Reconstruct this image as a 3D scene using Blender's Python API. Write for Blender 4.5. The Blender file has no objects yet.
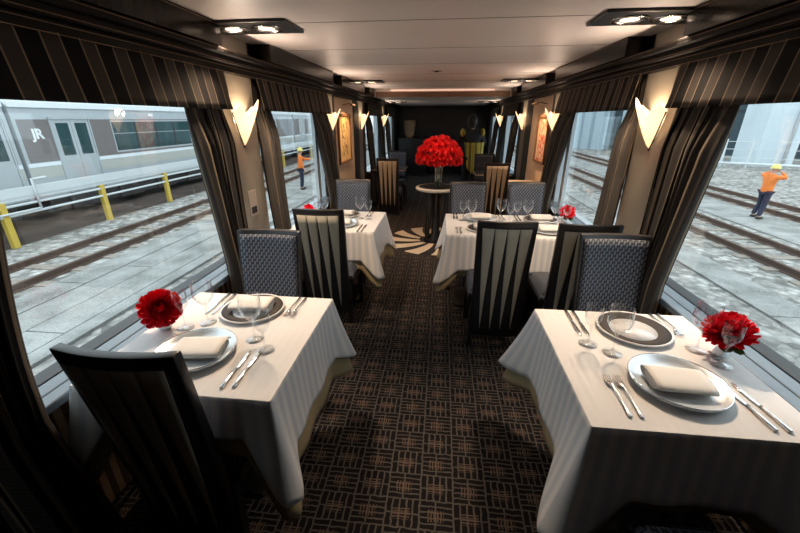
import bpy, bmesh, math, random
from mathutils import Vector, Matrix
random.seed(4)
S = bpy.context.scene
C = S.collection
PI = math.pi
sin, cos = math.sin, math.cos
AX = Vector((0.0, 0.0, 0.0))

# ------------------------------------------------------------ materials
def new_mat(name):
    m = bpy.data.materials.new(name); m.use_nodes = True
    nt = m.node_tree
    return m, nt, nt.nodes['Principled BSDF'], nt.nodes['Material Output']

def setp(b, **k):
    for n, v in k.items():
        b.inputs[n.replace('_', ' ')].default_value = v

def flat(name, col, rough=.5, metal=0, spec=.5, bump=0, scale=60, coat=0, sheen=0):
    m, nt, b, o = new_mat(name)
    setp(b, Base_Color=(*col, 1), Roughness=rough, Metallic=metal)
    b.inputs['Specular IOR Level'].default_value = spec
    b.inputs['Coat Weight'].default_value = coat
    b.inputs['Sheen Weight'].default_value = sheen
    tc = nt.nodes.new('ShaderNodeTexCoord')
    no = nt.nodes.new('ShaderNodeTexNoise'); no.inputs['Scale'].default_value = scale
    nt.links.new(tc.outputs['Object'], no.inputs['Vector'])
    mx = nt.nodes.new('ShaderNodeMix'); mx.data_type = 'RGBA'
    mx.inputs[6].default_value = (*[c * .93 for c in col], 1)
    mx.inputs[7].default_value = (*[min(1, c * 1.06) for c in col], 1)
    nt.links.new(no.outputs['Fac'], mx.inputs[0]); nt.links.new(mx.outputs[2], b.inputs['Base Color'])
    if bump:
        bp = nt.nodes.new('ShaderNodeBump'); bp.inputs['Strength'].default_value = bump
        bp.inputs['Distance'].default_value = .01
        nt.links.new(no.outputs['Fac'], bp.inputs['Height']); nt.links.new(bp.outputs[0], b.inputs['Normal'])
    return m

class NG:
    """tiny expression helper for math nodes"""
    def __init__(s, nt): s.nt = nt
    def op(s, o, a, b=None, c=None):
        n = s.nt.nodes.new('ShaderNodeMath'); n.operation = o
        for i, v in enumerate((a, b, c)):
            if v is None: continue
            if isinstance(v, (int, float)): n.inputs[i].default_value = v
            else: s.nt.links.new(v, n.inputs[i])
        return n.outputs[0]
    def uv(s, src='UV'):
        tc = s.nt.nodes.new('ShaderNodeTexCoord'); sp = s.nt.nodes.new('ShaderNodeSeparateXYZ')
        s.nt.links.new(tc.outputs[src], sp.inputs[0]); return sp.outputs
    def mix(s, f, a, b):
        n = s.nt.nodes.new('ShaderNodeMix'); n.data_type = 'RGBA'
        s.nt.links.new(f, n.inputs[0]) if not isinstance(f, (int, float)) else setattr(n.inputs[0], 'default_value', f)
        for i, v in ((6, a), (7, b)):
            if isinstance(v, tuple): n.inputs[i].default_value = (*v, 1)
            else: s.nt.links.new(v, n.inputs[i])
        return n.outputs[2]
    def noise(s, scale, src='Object', detail=4, st=None):
        tc = s.nt.nodes.new('ShaderNodeTexCoord'); n = s.nt.nodes.new('ShaderNodeTexNoise')
        n.inputs['Scale'].default_value = scale; n.inputs['Detail'].default_value = detail
        v = tc.outputs[src]
        if st:
            mp = s.nt.nodes.new('ShaderNodeMapping'); mp.inputs['Scale'].default_value = st
            s.nt.links.new(v, mp.inputs[0]); v = mp.outputs[0]
        s.nt.links.new(v, n.inputs['Vector']); return n.outputs['Fac']

def houndstooth():
    m, nt, b, o = new_mat('houndstooth_fabric'); g = NG(nt); u, v, _ = g.uv()
    us = g.op('DIVIDE', u, .0145); fu = g.op('FRACT', us); cu = g.op('FLOOR', us)
    par = g.op('MULTIPLY', g.op('FRACT', g.op('MULTIPLY', cu, .5)), 1.0)
    vv = g.op('ADD', g.op('DIVIDE', v, .038), g.op('ADD', par, g.op('MULTIPLY', fu, .3)))
    fv = g.op('FRACT', vv)
    a = g.op('LESS_THAN', fv, .66)
    c = g.op('MULTIPLY', g.op('GREATER_THAN', fu, .22), g.op('LESS_THAN', fu, .9))
    f = g.op('MULTIPLY', a, c)
    nt.links.new(g.mix(f, (.012, .012, .016), (.135, .155, .20)), b.inputs['Base Color'])
    setp(b, Roughness=.6); return m

def carpet():
    m, nt, b, o = new_mat('woven_carpet'); g = NG(nt); x, y, _ = g.uv('Object')
    wob = g.op('MULTIPLY', g.op('SUBTRACT', g.noise(30, detail=1), .5), .012)
    X = g.op('DIVIDE', g.op('ADD', g.op('ADD', x, 10.05), wob), .15); Y = g.op('DIVIDE', g.op('ADD', g.op('ADD', y, 10), wob), .13)
    fx, fy = g.op('FRACT', X), g.op('FRACT', Y)
    par = g.op('GREATER_THAN', g.op('FRACT', g.op('MULTIPLY', g.op('ADD', g.op('FLOOR', X), g.op('FLOOR', Y)), .5)), .25)
    def lerp(a, c): return g.op('ADD', g.op('MULTIPLY', a, par), g.op('MULTIPLY', c, g.op('SUBTRACT', 1, par)))
    a, c = lerp(fx, fy), lerp(fy, fx)          # a across the strips, c along them
    strips = g.op('LESS_THAN', g.op('FRACT', g.op('MULTIPLY', a, 5)), .25)
    mid = g.op('LESS_THAN', g.op('ABSOLUTE', g.op('SUBTRACT', c, .5)), .022)
    edge = g.op('LESS_THAN', g.op('MINIMUM', fx, fy), .05)
    ln = g.op('MAXIMUM', g.op('MAXIMUM', strips, mid), edge)
    # small cluster in the middle of a block
    cl = g.op('MULTIPLY', g.op('LESS_THAN', g.op('ABSOLUTE', g.op('SUBTRACT', fx, .5)), .24), g.op('LESS_THAN', g.op('ABSOLUTE', g.op('SUBTRACT', fy, .5)), .2))
    fine = g.op('LESS_THAN', g.op('FRACT', g.op('MULTIPLY', c, 11)), .42)
    ln = g.op('MAXIMUM', ln, g.op('MULTIPLY', cl, fine))
    pile = g.op('ADD', .55, g.op('MULTIPLY', g.noise(420, detail=2), .9))
    ln = g.op('MULTIPLY', ln, pile)
    tint = g.mix(cl, (.082, .076, .072), (.105, .078, .064))
    nt.links.new(g.mix(ln, (.008, .007, .008), tint), b.inputs['Base Color'])
    setp(b, Roughness=.95); b.inputs['Specular IOR Level'].default_value = .15
    return m

def stripes(name, period, c_dark, c_band, c_line, lo=.5, lw=.05, rough=.8, sheen=0.0, twill=True):
    m, nt, b, o = new_mat(name); g = NG(nt); u, v, _ = g.uv()
    f = g.op('FRACT', g.op('DIVIDE', g.op('ADD', u, 50), period))
    band = g.op('LESS_THAN', f, lo)
    ed = g.op('MAXIMUM', g.op('LESS_THAN', f, lw), g.op('MULTIPLY', g.op('GREATER_THAN', f, lo - lw), band))
    tw = g.op('FRACT', g.op('MULTIPLY', g.op('ADD', u, g.op('MULTIPLY', v, .55)), 95))
    tw = g.op('ADD', .7, g.op('MULTIPLY', g.op('LESS_THAN', tw, .5), .55))
    bandm = g.op('MULTIPLY', band, tw) if twill else band
    col = g.mix(bandm, c_dark, c_band); col = g.mix(ed, col, c_line)
    nt.links.new(col, b.inputs['Base Color']); setp(b, Roughness=rough)
    b.inputs['Sheen Weight'].default_value = sheen
    b.inputs['Specular IOR Level'].default_value = .2
    return m

def damask(name, c1, c2, period=.034, rough=.75):
    m, nt, b, o = new_mat(name); g = NG(nt); u, v, _ = g.uv()
    f = g.op('FRACT', g.op('DIVIDE', g.op('ADD', u, 20), period))
    s = g.op('SMOOTH_MIN', g.op('MULTIPLY', f, 4), g.op('MULTIPLY', g.op('SUBTRACT', 1, f), 4), .3)
    s = g.op('MINIMUM', g.op('MAXIMUM', g.op('SUBTRACT', s, .5), 0), 1)
    nt.links.new(g.mix(s, c1, c2), b.inputs['Base Color'])
    nt.links.new(g.op('SUBTRACT', rough + .1, g.op('MULTIPLY', s, .3)), b.inputs['Roughness'])
    return m

def thin_glass(name, tint, lo, hi, blend=.5, rough=.02):
    m, nt, b, o = new_mat(name); g = NG(nt)
    nt.nodes.remove(b)
    tr = nt.nodes.new('ShaderNodeBsdfTransparent'); tr.inputs[0].default_value = (*tint, 1)
    gl = nt.nodes.new('ShaderNodeBsdfGlossy'); gl.inputs['Roughness'].default_value = rough
    gl.inputs[0].default_value = (.95, .97, 1, 1)
    lw = nt.nodes.new('ShaderNodeLayerWeight'); lw.inputs[0].default_value = blend
    f = g.op('ADD', lo, g.op('MULTIPLY', g.op('POWER', lw.outputs['Facing'], 2.5), hi - lo))
    mx = nt.nodes.new('ShaderNodeMixShader')
    nt.links.new(f, mx.inputs[0]); nt.links.new(tr.outputs[0], mx.inputs[1]); nt.links.new(gl.outputs[0], mx.inputs[2])
    nt.links.new(mx.outputs[0], o.inputs[0]); return m

def emitter(name, col, strength, base=(.8, .75, .68)):
    m, nt, b, o = new_mat(name)
    setp(b, Base_Color=(*base, 1), Roughness=.4, Emission_Color=(*col, 1), Emission_Strength=strength)
    return m

def alabaster():
    m, nt, b, o = new_mat('alabaster_shade')
    setp(b, Base_Color=(.85, .78, .68, 1), Roughness=.35, Emission_Color=(1, .72, .46, 1), Emission_Strength=.62)
    tl = nt.nodes.new('ShaderNodeBsdfTranslucent'); tl.inputs[0].default_value = (1, .88, .72, 1)
    mx = nt.nodes.new('ShaderNodeMixShader'); mx.inputs[0].default_value = .5
    nt.links.new(b.outputs[0], mx.inputs[1]); nt.links.new(tl.outputs[0], mx.inputs[2]); nt.links.new(mx.outputs[0], o.inputs[0])
    return m

def gravel():
    m, nt, b, o = new_mat('ballast_gravel'); g = NG(nt)
    tc = nt.nodes.new('ShaderNodeTexCoord')
    vo = nt.nodes.new('ShaderNodeTexVoronoi'); vo.inputs['Scale'].default_value = 6.5
    nt.links.new(tc.outputs['Object'], vo.inputs['Vector'])
    sp = nt.nodes.new('ShaderNodeSeparateColor'); nt.links.new(vo.outputs['Color'], sp.inputs[0])
    a = g.mix(sp.outputs[0], (.09, .085, .072), (.95, .93, .88))
    n = g.noise(.7, detail=5)
    n2 = g.op('MINIMUM', g.op('MAXIMUM', g.op('MULTIPLY', g.op('SUBTRACT', n, .38), 4), 0), 1)
    bb = g.mix(n2, (.20, .19, .165), (.56, .55, .52))
    col = g.mix(.42, a, bb)
    d = g.op('MINIMUM', g.op('MULTIPLY', vo.outputs['Distance'], 1.6), 1)
    col = g.mix(g.op('MULTIPLY', d, .55), col, (.10, .095, .085))
    nt.links.new(col, b.inputs['Base Color']); setp(b, Roughness=.95)
    bp = nt.nodes.new('ShaderNodeBump'); bp.inputs['Strength'].default_value = .8; bp.inputs['Distance'].default_value = .05
    nt.links.new(g.op('SUBTRACT', 1, vo.outputs['Distance']), bp.inputs['Height']); nt.links.new(bp.outputs[0], b.inputs['Normal'])
    return m

def concrete(name, c1, c2, scale=3, rough=.9):
    m, nt, b, o = new_mat(name); g = NG(nt)
    n = g.op('ADD', g.op('MULTIPLY', g.noise(scale), .6), g.op('MULTIPLY', g.noise(scale * 22), .4))
    n = g.op('MINIMUM', g.op('MAXIMUM', g.op('MULTIPLY', g.op('SUBTRACT', n, .35), 3.2), 0), 1)
    nt.links.new(g.mix(n, c1, c2), b.inputs['Base Color']); setp(b, Roughness=rough); return m

def ribbed(name, c1, c2, n):
    m, nt, b, o = new_mat(name); g = NG(nt); u, v, _ = g.uv()
    f = g.op('FRACT', g.op('DIVIDE', g.op('ADD', u, 100), n))
    nt.links.new(g.mix(g.op('LESS_THAN', f, .3), c1, c2), b.inputs['Base Color']); setp(b, Roughness=.6); return m

def rug_mat():
    m, nt, b, o = new_mat('starburst_pile'); g = NG(nt); x, y, _ = g.uv('Object')
    r = g.op('SQRT', g.op('ADD', g.op('MULTIPLY', x, x), g.op('MULTIPLY', y, y)))
    a = g.op('ARCTAN2', y, x)
    f = g.op('FRACT', g.op('ADD', g.op('MULTIPLY', a, 11 / (2 * PI)), g.op('MULTIPLY', r, 1.2)))
    k = g.op('MULTIPLY', g.op('LESS_THAN', f, .58), g.op('GREATER_THAN', r, .2))
    nt.links.new(g.mix(k, (.012, .011, .012), (.62, .54, .42)), b.inputs['Base Color']); setp(b, Roughness=.95); return m

def picture_mat(name, bg, ink, seed):
    m, nt, b, o = new_mat(name); g = NG(nt); u, v, _ = g.uv()
    n = g.noise(14 + seed, detail=3, st=(1, 2.2, 1))
    k = g.op('MULTIPLY', g.op('GREATER_THAN', n, .56 if seed == 0 else .5), g.op('LESS_THAN', g.op('ABSOLUTE', g.op('SUBTRACT', u, 5.5 if seed == 0 else 5.35)), .17))
    nt.links.new(g.mix(k, bg, ink), b.inputs['Base Color']); setp(b, Roughness=.6); return m

M = dict(
    black=flat('black_lacquer', (.012, .011, .012), .3, spec=.5),
    matblack=flat('matt_black_moulding', (.007, .006, .006), .6, spec=.15),
    frame=flat('black_chair_frame', (.014, .012, .013), .38),
    satin=flat('black_satin_wood', (.018, .015, .014), .45),
    wedge=flat('beige_back_fabric', (.42, .385, .31), .7, scale=200, bump=.1),
    hound=houndstooth(), carpet=carpet(),
    curtain=stripes('striped_curtain_fabric', .12, (.006, .005, .005), (.058, .052, .047), (.17, .135, .095), .5, .05),
    valance=stripes('striped_valance_fabric', .15, (.006, .005, .005), (.060, .049, .040), (.24, .18, .125), .5, .045),
    dado=stripes('striped_dado_panel', .06, (.05, .034, .024), (.22, .15, .10), (.10, .07, .05), .5, .0, twill=False),
    frieze=stripes('striped_gloss_frieze', .12, (.006, .005, .005), (.016, .012, .010), (.02, .015, .012), .5, .02, rough=.18, twill=False),
    cream=flat('cream_lacquer_panel', (.36, .315, .25), .28, coat=.3),
    niche=flat('warm_niche_panel', (.62, .47, .33), .5),
    ceil=flat('satin_ceiling', (.84, .76, .72), .42, scale=2),
    fascia=flat('brown_fascia', (.22, .12, .07), .4),
    gold=flat('gold_line', (.26, .18, .11), .45, metal=1),
    silver=flat('polished_silver', (.80, .86, .90), .3, metal=.55),
    steel=flat('cutlery_silver', (.72, .72, .72), .16, metal=1),
    cloth=damask('white_damask', (.80, .79, .775), (.635, .65, .675), .052),
    cloth_top=damask('white_damask_top', (.80, .785, .765), (.775, .76, .745)),
    under=flat('olive_beige_linen', (.36, .29, .17), .85, scale=180, bump=.1),
    napkin=flat('white_napkin_linen', (.84, .80, .74), .8, scale=300, bump=.05),
    brownrim=flat('bronze_brown_glaze', (.05, .042, .038), .6, spec=.2),
    porcelain=flat('white_porcelain', (.85, .84, .83), .15, coat=.5),
    petal=flat('red_petals', (.80, .014, .035), .4, scale=30),
    petal2=flat('scarlet_petals', (.85, .02, .02), .5, scale=30),
    heart=flat('dark_red_flower_heart', (.30, .008, .02), .6),
    green=flat('leaf_green', (.05, .13, .04), .5),
    stem=flat('stem_green', (.12, .22, .07), .5),
    wglass=thin_glass('wine_glass', (.95, .96, .96), .06, 1.0, .55),
    pane=thin_glass('window_pane_glass', (.90, .95, .96), .03, .45, .5),
    vglass=thin_glass('vase_glass', (.80, .86, .80), .25, .9, .5, .15),
    marble=flat('white_marble', (.68, .62, .55), .25, scale=8),
    sconce=alabaster(),
    lamp=emitter('warm_lamp_face', (1, .72, .48), 1.8),
    strip=emitter('warm_light_strip', (1, .62, .46), .5),
    sill=flat('blue_grey_sill', (.12, .16, .20), .25, coat=.3),
    whiteframe=flat('white_window_frame', (.60, .66, .70), .4),
    wood=flat('warm_brown_wood', (.25, .12, .06), .35),
    peach=flat('pale_veneer', (.58, .42, .30), .3),
    gravel=gravel(),
    shade_stain=concrete('shaded_stained_ballast', (.03, .026, .023), (.13, .085, .065), 1.2),  # near-black stands for shade under the train, brown for stains
    slab=concrete('concrete_slabs', (.17, .172, .16), (.44, .445, .43), 1.6),
    rail=flat('rusty_rail', (.11, .068, .05), .7, scale=20),
    sleeper=concrete('weathered_sleeper', (.22, .18, .15), (.40, .36, .31), 5),
    train=flat('brushed_steel_body', (.48, .52, .545), .38, metal=.2, scale=3),
    belt=flat('grey_brown_band', (.20, .175, .17), .45, metal=.1, scale=3),
    tlight=flat('pale_cream_band', (.48, .49, .45), .45),
    twhite=flat('white_roof_paint', (.80, .85, .88), .45),
    tglass=flat('dark_green_train_glass', (.03, .068, .072), .06, coat=.6, scale=3),
    tdark=flat('dark_underframe', (.045, .04, .04), .8, scale=4, bump=.5),
    pipe=flat('white_painted_steel', (.66, .71, .73), .45),
    yellow=flat('yellow_painted_steel', (.66, .47, .08), .5),
    column=concrete('pale_blue_column', (.56, .65, .70), (.66, .74, .79), .6),
    facade=ribbed('pale_ribbed_facade', (.42, .52, .58), (.28, .37, .43), 1.1),
    bluedark=flat('dark_blue_hall', (.045, .075, .09), .6, scale=1),
    orange=flat('orange_jacket', (.88, .23, .04), .7, bump=.2),
    navy=flat('navy_cloth', (.018, .025, .06), .8),
    skin=flat('skin', (.55, .33, .23), .5),
    helmet=flat('yellow_helmet', (.88, .76, .22), .3),
    boots=flat('black_boots', (.02, .02, .02), .5),
    blackcloth=flat('black_cloth', (.012, .012, .014), .9),
    olive=stripes('olive_yellow_vest', .11, (.15, .14, .03), (.46, .35, .04), (.55, .47, .15), .6, .08),
    hair=flat('black_hair', (.01, .009, .008), .5),
    notice=flat('pale_notice_plate', (.55, .45, .38), .5),
    text=flat('white_lettering', (.85, .87, .88), .5),
)

# ------------------------------------------------------------ mesh builder
class MB:
    def __init__(s): s.v = []; s.f = []; s.uv = {}; s.smooth = set()
    def add(s, vs, fs, smooth=False, uvs=None):
        b = len(s.v); s.v += [Vector(p) for p in vs]
        for i, f in enumerate(fs):
            if smooth: s.smooth.add(len(s.f))
            if uvs: s.uv[len(s.f)] = [uvs[j] for j in f]
            s.f.append([b + j for j in f])
        return s
    def box(s, x0, x1, y0, y1, z0, z1):
        return s.add([(x, y, z) for x in (x0, x1) for y in (y0, y1) for z in (z0, z1)],
                     [(0, 1, 3, 2), (4, 6, 7, 5), (0, 4, 5, 1), (2, 3, 7, 6), (0, 2, 6, 4), (1, 5, 7, 3)])
    def grid(s, nu, nv, fn, smooth=True, uvfn=None, closed_u=False):
        vs = [fn(i / nu, j / nv) for j in range(nv + 1) for i in range(nu + 1)]
        uvs = [uvfn(i / nu, j / nv) for j in range(nv + 1) for i in range(nu + 1)] if uvfn else None
        w = nu + 1
        return s.add(vs, [(j * w + i, j * w + i + 1, (j + 1) * w + i + 1, (j + 1) * w + i) for j in range(nv) for i in range(nu)], smooth, uvs)
    def lathe(s, prof, n=24, c=(0, 0, 0), smooth=True):
        vs = []; cx, cy, cz = c
        for r, z in prof:
            for i in range(n):
                a = 2 * PI * i / n; vs.append((cx + r * cos(a), cy + r * sin(a), cz + z))
        fs = [(j * n + i, j * n + (i + 1) % n, (j + 1) * n + (i + 1) % n, (j + 1) * n + i) for j in range(len(prof) - 1) for i in range(n)]
        return s.add(vs, fs, smooth)
    def tube(s, pts, r, n=8, smooth=True):
        pts = [Vector(p) for p in pts]; vs = []
        rr = r if isinstance(r, (list, tuple)) else [r] * len(pts)
        for k, p in enumerate(pts):
            d = (pts[min(k + 1, len(pts) - 1)] - pts[max(k - 1, 0)]).normalized()
            a = d.cross(Vector((0, 0, 1))); a = a if a.length > .05 else d.cross(Vector((1, 0, 0)))
            a.normalize(); b = d.cross(a)
            for i in range(n):
                t = 2 * PI * i / n; vs.append(p + (a * cos(t) + b * sin(t)) * rr[k])
        m = len(pts)
        fs = [(k * n + i, k * n + (i + 1) % n, (k + 1) * n + (i + 1) % n, (k + 1) * n + i) for k in range(m - 1) for i in range(n)]
        fs += [tuple(range(n))[::-1], tuple((m - 1) * n + i for i in range(n))]
        return s.add(vs, fs, smooth)
    def ellipsoid(s, c, rx, ry, rz, n=14, m=9):
        c = Vector(c)
        prof = [(sin(PI * j / m), -cos(PI * j / m)) for j in range(m + 1)]
        vs = []
        for r, z in prof:
            for i in range(n):
                a = 2 * PI * i / n; vs.append(c + Vector((rx * max(r, .002) * cos(a), ry * max(r, .002) * sin(a), rz * z)))
        return s.add(vs, [(j * n + i, j * n + (i + 1) % n, (j + 1) * n + (i + 1) % n, (j + 1) * n + i) for j in range(m) for i in range(n)], True)
    def prism(s, poly, axis, a, b):
        """poly of 2D points; axis 'x','y' or 'z' for the extrusion"""
        n = len(poly)
        def P(p, t): return {'x': (t, p[0], p[1]), 'y': (p[0], t, p[1]), 'z': (p[0], p[1], t)}[axis]
        vs = [P(p, a) for p in poly] + [P(p, b) for p in poly]
        return s.add(vs, [tuple(range(n))[::-1], tuple(range(n, 2 * n))] + [(i, (i + 1) % n, n + (i + 1) % n, n + i) for i in range(n)])
    def slab(s, nu, nv, fn, th, **k):
        """two-sided sheet: fn(u,v)->point, th offset vector"""
        th = Vector(th); w = nu + 1
        A = [Vector(fn(i / nu, j / nv)) for j in range(nv + 1) for i in range(nu + 1)]
        B = [p + th for p in A]; n = len(A)
        fs = []
        for j in range(nv):
            for i in range(nu):
                q = (j * w + i, j * w + i + 1, (j + 1) * w + i + 1, (j + 1) * w + i)
                fs += [q, tuple(n + t for t in q[::-1])]
        per = [i for i in range(w)] + [(j + 1) * w + nu for j in range(nv)] + [nv * w + i for i in range(nu - 1, -1, -1)] + [j * w for j in range(nv - 1, 0, -1)]
        for k2 in range(len(per)):
            a, b = per[k2], per[(k2 + 1) % len(per)]
            fs.append((a, n + a, n + b, b))
        return s.add(A + B, fs, k.get('smooth', False))
    def build(s, name, mat, parent=None, bevel=0, loc=None, weld=False, mat2=None, from_face=0):
        me = bpy.data.meshes.new(name)
        me.from_pydata([tuple(p) for p in s.v], [], s.f)
        uvl = me.uv_layers.new(name='UVMap')
        for p in me.polygons:
            n = p.normal; ax = max(range(3), key=lambda i: abs(n[i]))
            cu = s.uv.get(p.index)
            for k, li in enumerate(p.loop_indices):
                if cu: uvl.data[li].uv = cu[k]; continue
                co = me.vertices[me.loops[li].vertex_index].co
                uvl.data[li].uv = (co.y, co.z) if ax == 0 else (co.x, co.z) if ax == 1 else (co.x, co.y)
            p.use_smooth = p.index in s.smooth
        bm = bmesh.new(); bm.from_mesh(me)
        if weld: bmesh.ops.remove_doubles(bm, verts=bm.verts, dist=.0001)
        bmesh.ops.recalc_face_normals(bm, faces=bm.faces); bm.to_mesh(me); bm.free()
        me.materials.append(mat)
        if mat2:
            me.materials.append(mat2)
            for p in me.polygons: p.material_index = int(p.index >= from_face)
        o = bpy.data.objects.new(name, me); C.objects.link(o)
        if loc: o.location = loc
        if parent: o.parent = parent
        if bevel:
            md = o.modifiers.new('bevel', 'BEVEL'); md.width = bevel; md.segments = 2; md.limit_method = 'ANGLE'
        return o

def tag(o, label=None, cat=None, group=None, kind=None):
    if label: o['label'] = label
    if cat: o['category'] = cat
    if group: o['group'] = group
    if kind: o['kind'] = kind
    return o
def empty(name, loc=(0, 0, 0), rz=0):
    o = bpy.data.objects.new(name, None); C.objects.link(o); o.location = loc; o.rotation_euler = (0, 0, rz); o.empty_display_size = .1
    return o
def kids(o): return [c for c in bpy.data.objects if c.parent == o]
def copy_tree(o, parent=None):
    c = o.copy(); C.objects.link(c); c.parent = parent
    for ch in kids(o): copy_tree(ch, c)
    return c
def place(o, loc, rz=0, label=None, group=None):
    o.location = loc; o.rotation_euler = (0, 0, rz)
    if label: o['label'] = label
    if group: o['group'] = group
    return o
class Pool:
    """first call hands out the prototype itself, later calls a copy"""
    def __init__(s, make): s.make = make; s.o = None
    def __call__(s, loc, rz=0, label=None, group=None):
        if s.o is None: s.o = s.make(); o = s.o
        else: o = copy_tree(s.o)
        return place(o, loc, rz, label, group)
def struct(o): o['kind'] = 'structure'; return o

# ------------------------------------------------------------ the carriage shell
XW = 1.35; CEIL = 2.11
Y0, Y1 = -1.2, 12.4
WIN = [(.72, 2.42), (2.86, 4.66), (7.05, 8.8), (9.5, 11.2)]        # window openings along y
PIL = [(2.42, 2.86), (4.66, 4.98), (6.5, 6.85), (9.0, 9.32)]        # cream pillars
fl = struct(MB().box(-1.5, 1.5, Y0, Y1, -.12, 0).build('floor', M['carpet']))

cb = MB().box(-1.36, 1.36, Y0, 7.4, CEIL, CEIL + .05)
cl = struct(cb.build('ceiling', M['ceil']))
for k, y in enumerate((-.25, .62, 1.49, 2.36, 3.23, 4.1, 4.97, 5.84, 6.71)):
    MB().box(-1.2, 1.2, y, y + .0025, CEIL - .0015, CEIL + .001).build('seam', M['satin'], cl)
lc = struct(MB().box(-1.36, 1.36, 7.4, Y1, 1.98, 2.16).build('ceiling', M['ceil']))
MB().box(-1.2, 1.2, 7.385, 7.40, 1.98, 2.07).build('fascia', M['fascia'], lc)
MB().box(-.92, .92, 7.37, 7.399, 2.082, 2.10).build('light_strip', M['strip'], lc)

for sd, nm in ((-1, 'left'), (1, 'right')):
    def bx(m, a, b, y0, y1, z0, z1): return m.box(min(sd * a, sd * b), max(sd * a, sd * b), y0, y1, z0, z1)
    w = MB()                                       # outer wall, pierced by the windows
    bx(w, 1.38, 1.5, Y0, Y1, 0, .66); bx(w, 1.38, 1.5, Y0, Y1, 1.76, 2.16)
    ys = [Y0] + [v for ab in WIN for v in ab] + [Y1]
    for i in range(0, len(ys), 2): bx(w, 1.38, 1.5, ys[i], ys[i + 1], .66, 1.76)
    wall = struct(w.build('wall_' + nm, M['black']))
    # dark inner lining where neither window, pillar nor niche stands
    ln = MB()
    for a, b in ((Y0, .72), (4.98, 5.05), (6.12, 6.5), (6.85, 7.05), (8.8, 9.0), (9.32, 9.5), (11.2, Y1)): bx(ln, XW - .004, 1.38, a, b, 0, 2.11)
    ln.build('lining', M['satin'], wall)
    for a, b in PIL:
        p = MB(); bx(p, XW, 1.38, a, b, 0, CEIL); p.build('pillar_panel', M['cream'], wall, bevel=.004)
    p = MB(); bx(p, XW + .005, 1.38, 5.05, 6.12, .0, 1.9); p.build('niche_panel', M['niche'], wall)
    for a, b in WIN:
        d = MB(); bx(d, 1.36, 1.38, a, b, .02, .66); d.build('dado_panel', M['dado'], wall)
    # cornice with thin gold lines
    cn = MB()
    bx(cn, 1.31, 1.38, Y0, Y1, 1.88, 1.93); bx(cn, 1.275, 1.38, Y0, Y1, 1.93, 1.965); bx(cn, 1.24, 1.38, Y0, Y1, 1.965, 1.995)
    co = struct(cn.build('trim_1' if sd < 0 else 'trim_2', M['matblack'], bevel=.004))
    for x, z in ((1.309, 1.884), (1.309, 1.915), (1.274, 1.938), (1.239, 1.985)):
        g = MB(); bx(g, x - .001, x + .004, Y0, Y1, z, z + .002); g.build('gold_line', M['gold'], co)
    # glossy striped frieze over the windows, broken at the pillars
    fr = MB()
    for a, b in ((Y0, 2.3), (2.95, 4.62), (5.02, 6.46), (6.89, 7.4)): bx(fr, 1.22, 1.37, a, b, 1.995, CEIL)
    fo = struct(fr.build('trim_3' if sd < 0 else 'trim_4', M['frieze']))
    for a, b in ((Y0, 2.3), (2.95, 4.62), (5.02, 6.46), (6.89, 7.4)):
        g = MB(); bx(g, 1.217, 1.221, a, b, CEIL - .012, CEIL - .008); g.build('gold_line', M['gold'], fo)
    for i, (a, b) in enumerate(WIN):
        n = i + 1 + (4 if sd > 0 else 0)
        f = MB(); t = .05
        bx(f, 1.40, 1.49, a, b, .66, .66 + .03); bx(f, 1.40, 1.49, a, b, 1.72, 1.76)
        bx(f, 1.40, 1.49, a, a + t, .66, 1.76); bx(f, 1.40, 1.49, b - t, b, .66, 1.76)
        wo = struct(f.build('window_%d' % n, M['whiteframe'] if i else M['satin'], bevel=.004))
        g = MB(); bx(g, 1.435, 1.441, a + .04, b - .04, .68, 1.73); g.build('window_pane', M['pane'], wo)
        s = MB(); bx(s, 1.275, 1.42, a + .02, b - .02, .655, .69); so = s.build('window_sill', M['sill'], wo, bevel=.006)
        s = MB(); bx(s, 1.335, 1.343, a + .02, b - .02, .6895, .6915); s.build('groove', M['black'], so)
    if True:                                        # white upright bar at the far jamb of window 2
        g = MB(); bx(g, 1.395, 1.43, 4.34, 4.43, .69, 1.74); g.build('jamb', M['whiteframe'], bpy.data.objects['window_%d' % (2 if sd < 0 else 6)])
struct(MB().box(-1.5, 1.5, Y0 - .1, Y0, 0, 2.16).build('wall_back', M['black']))
wf = struct(MB().box(-1.5, 1.5, Y1, Y1 + .1, 0, 2.16).build('wall_front', M['black']))
struct(MB().box(-1.5, 1.5, Y0, Y1, 2.165, 2.22).build('trim_5', M['black']))   # roof skin over the ceilings

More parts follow.
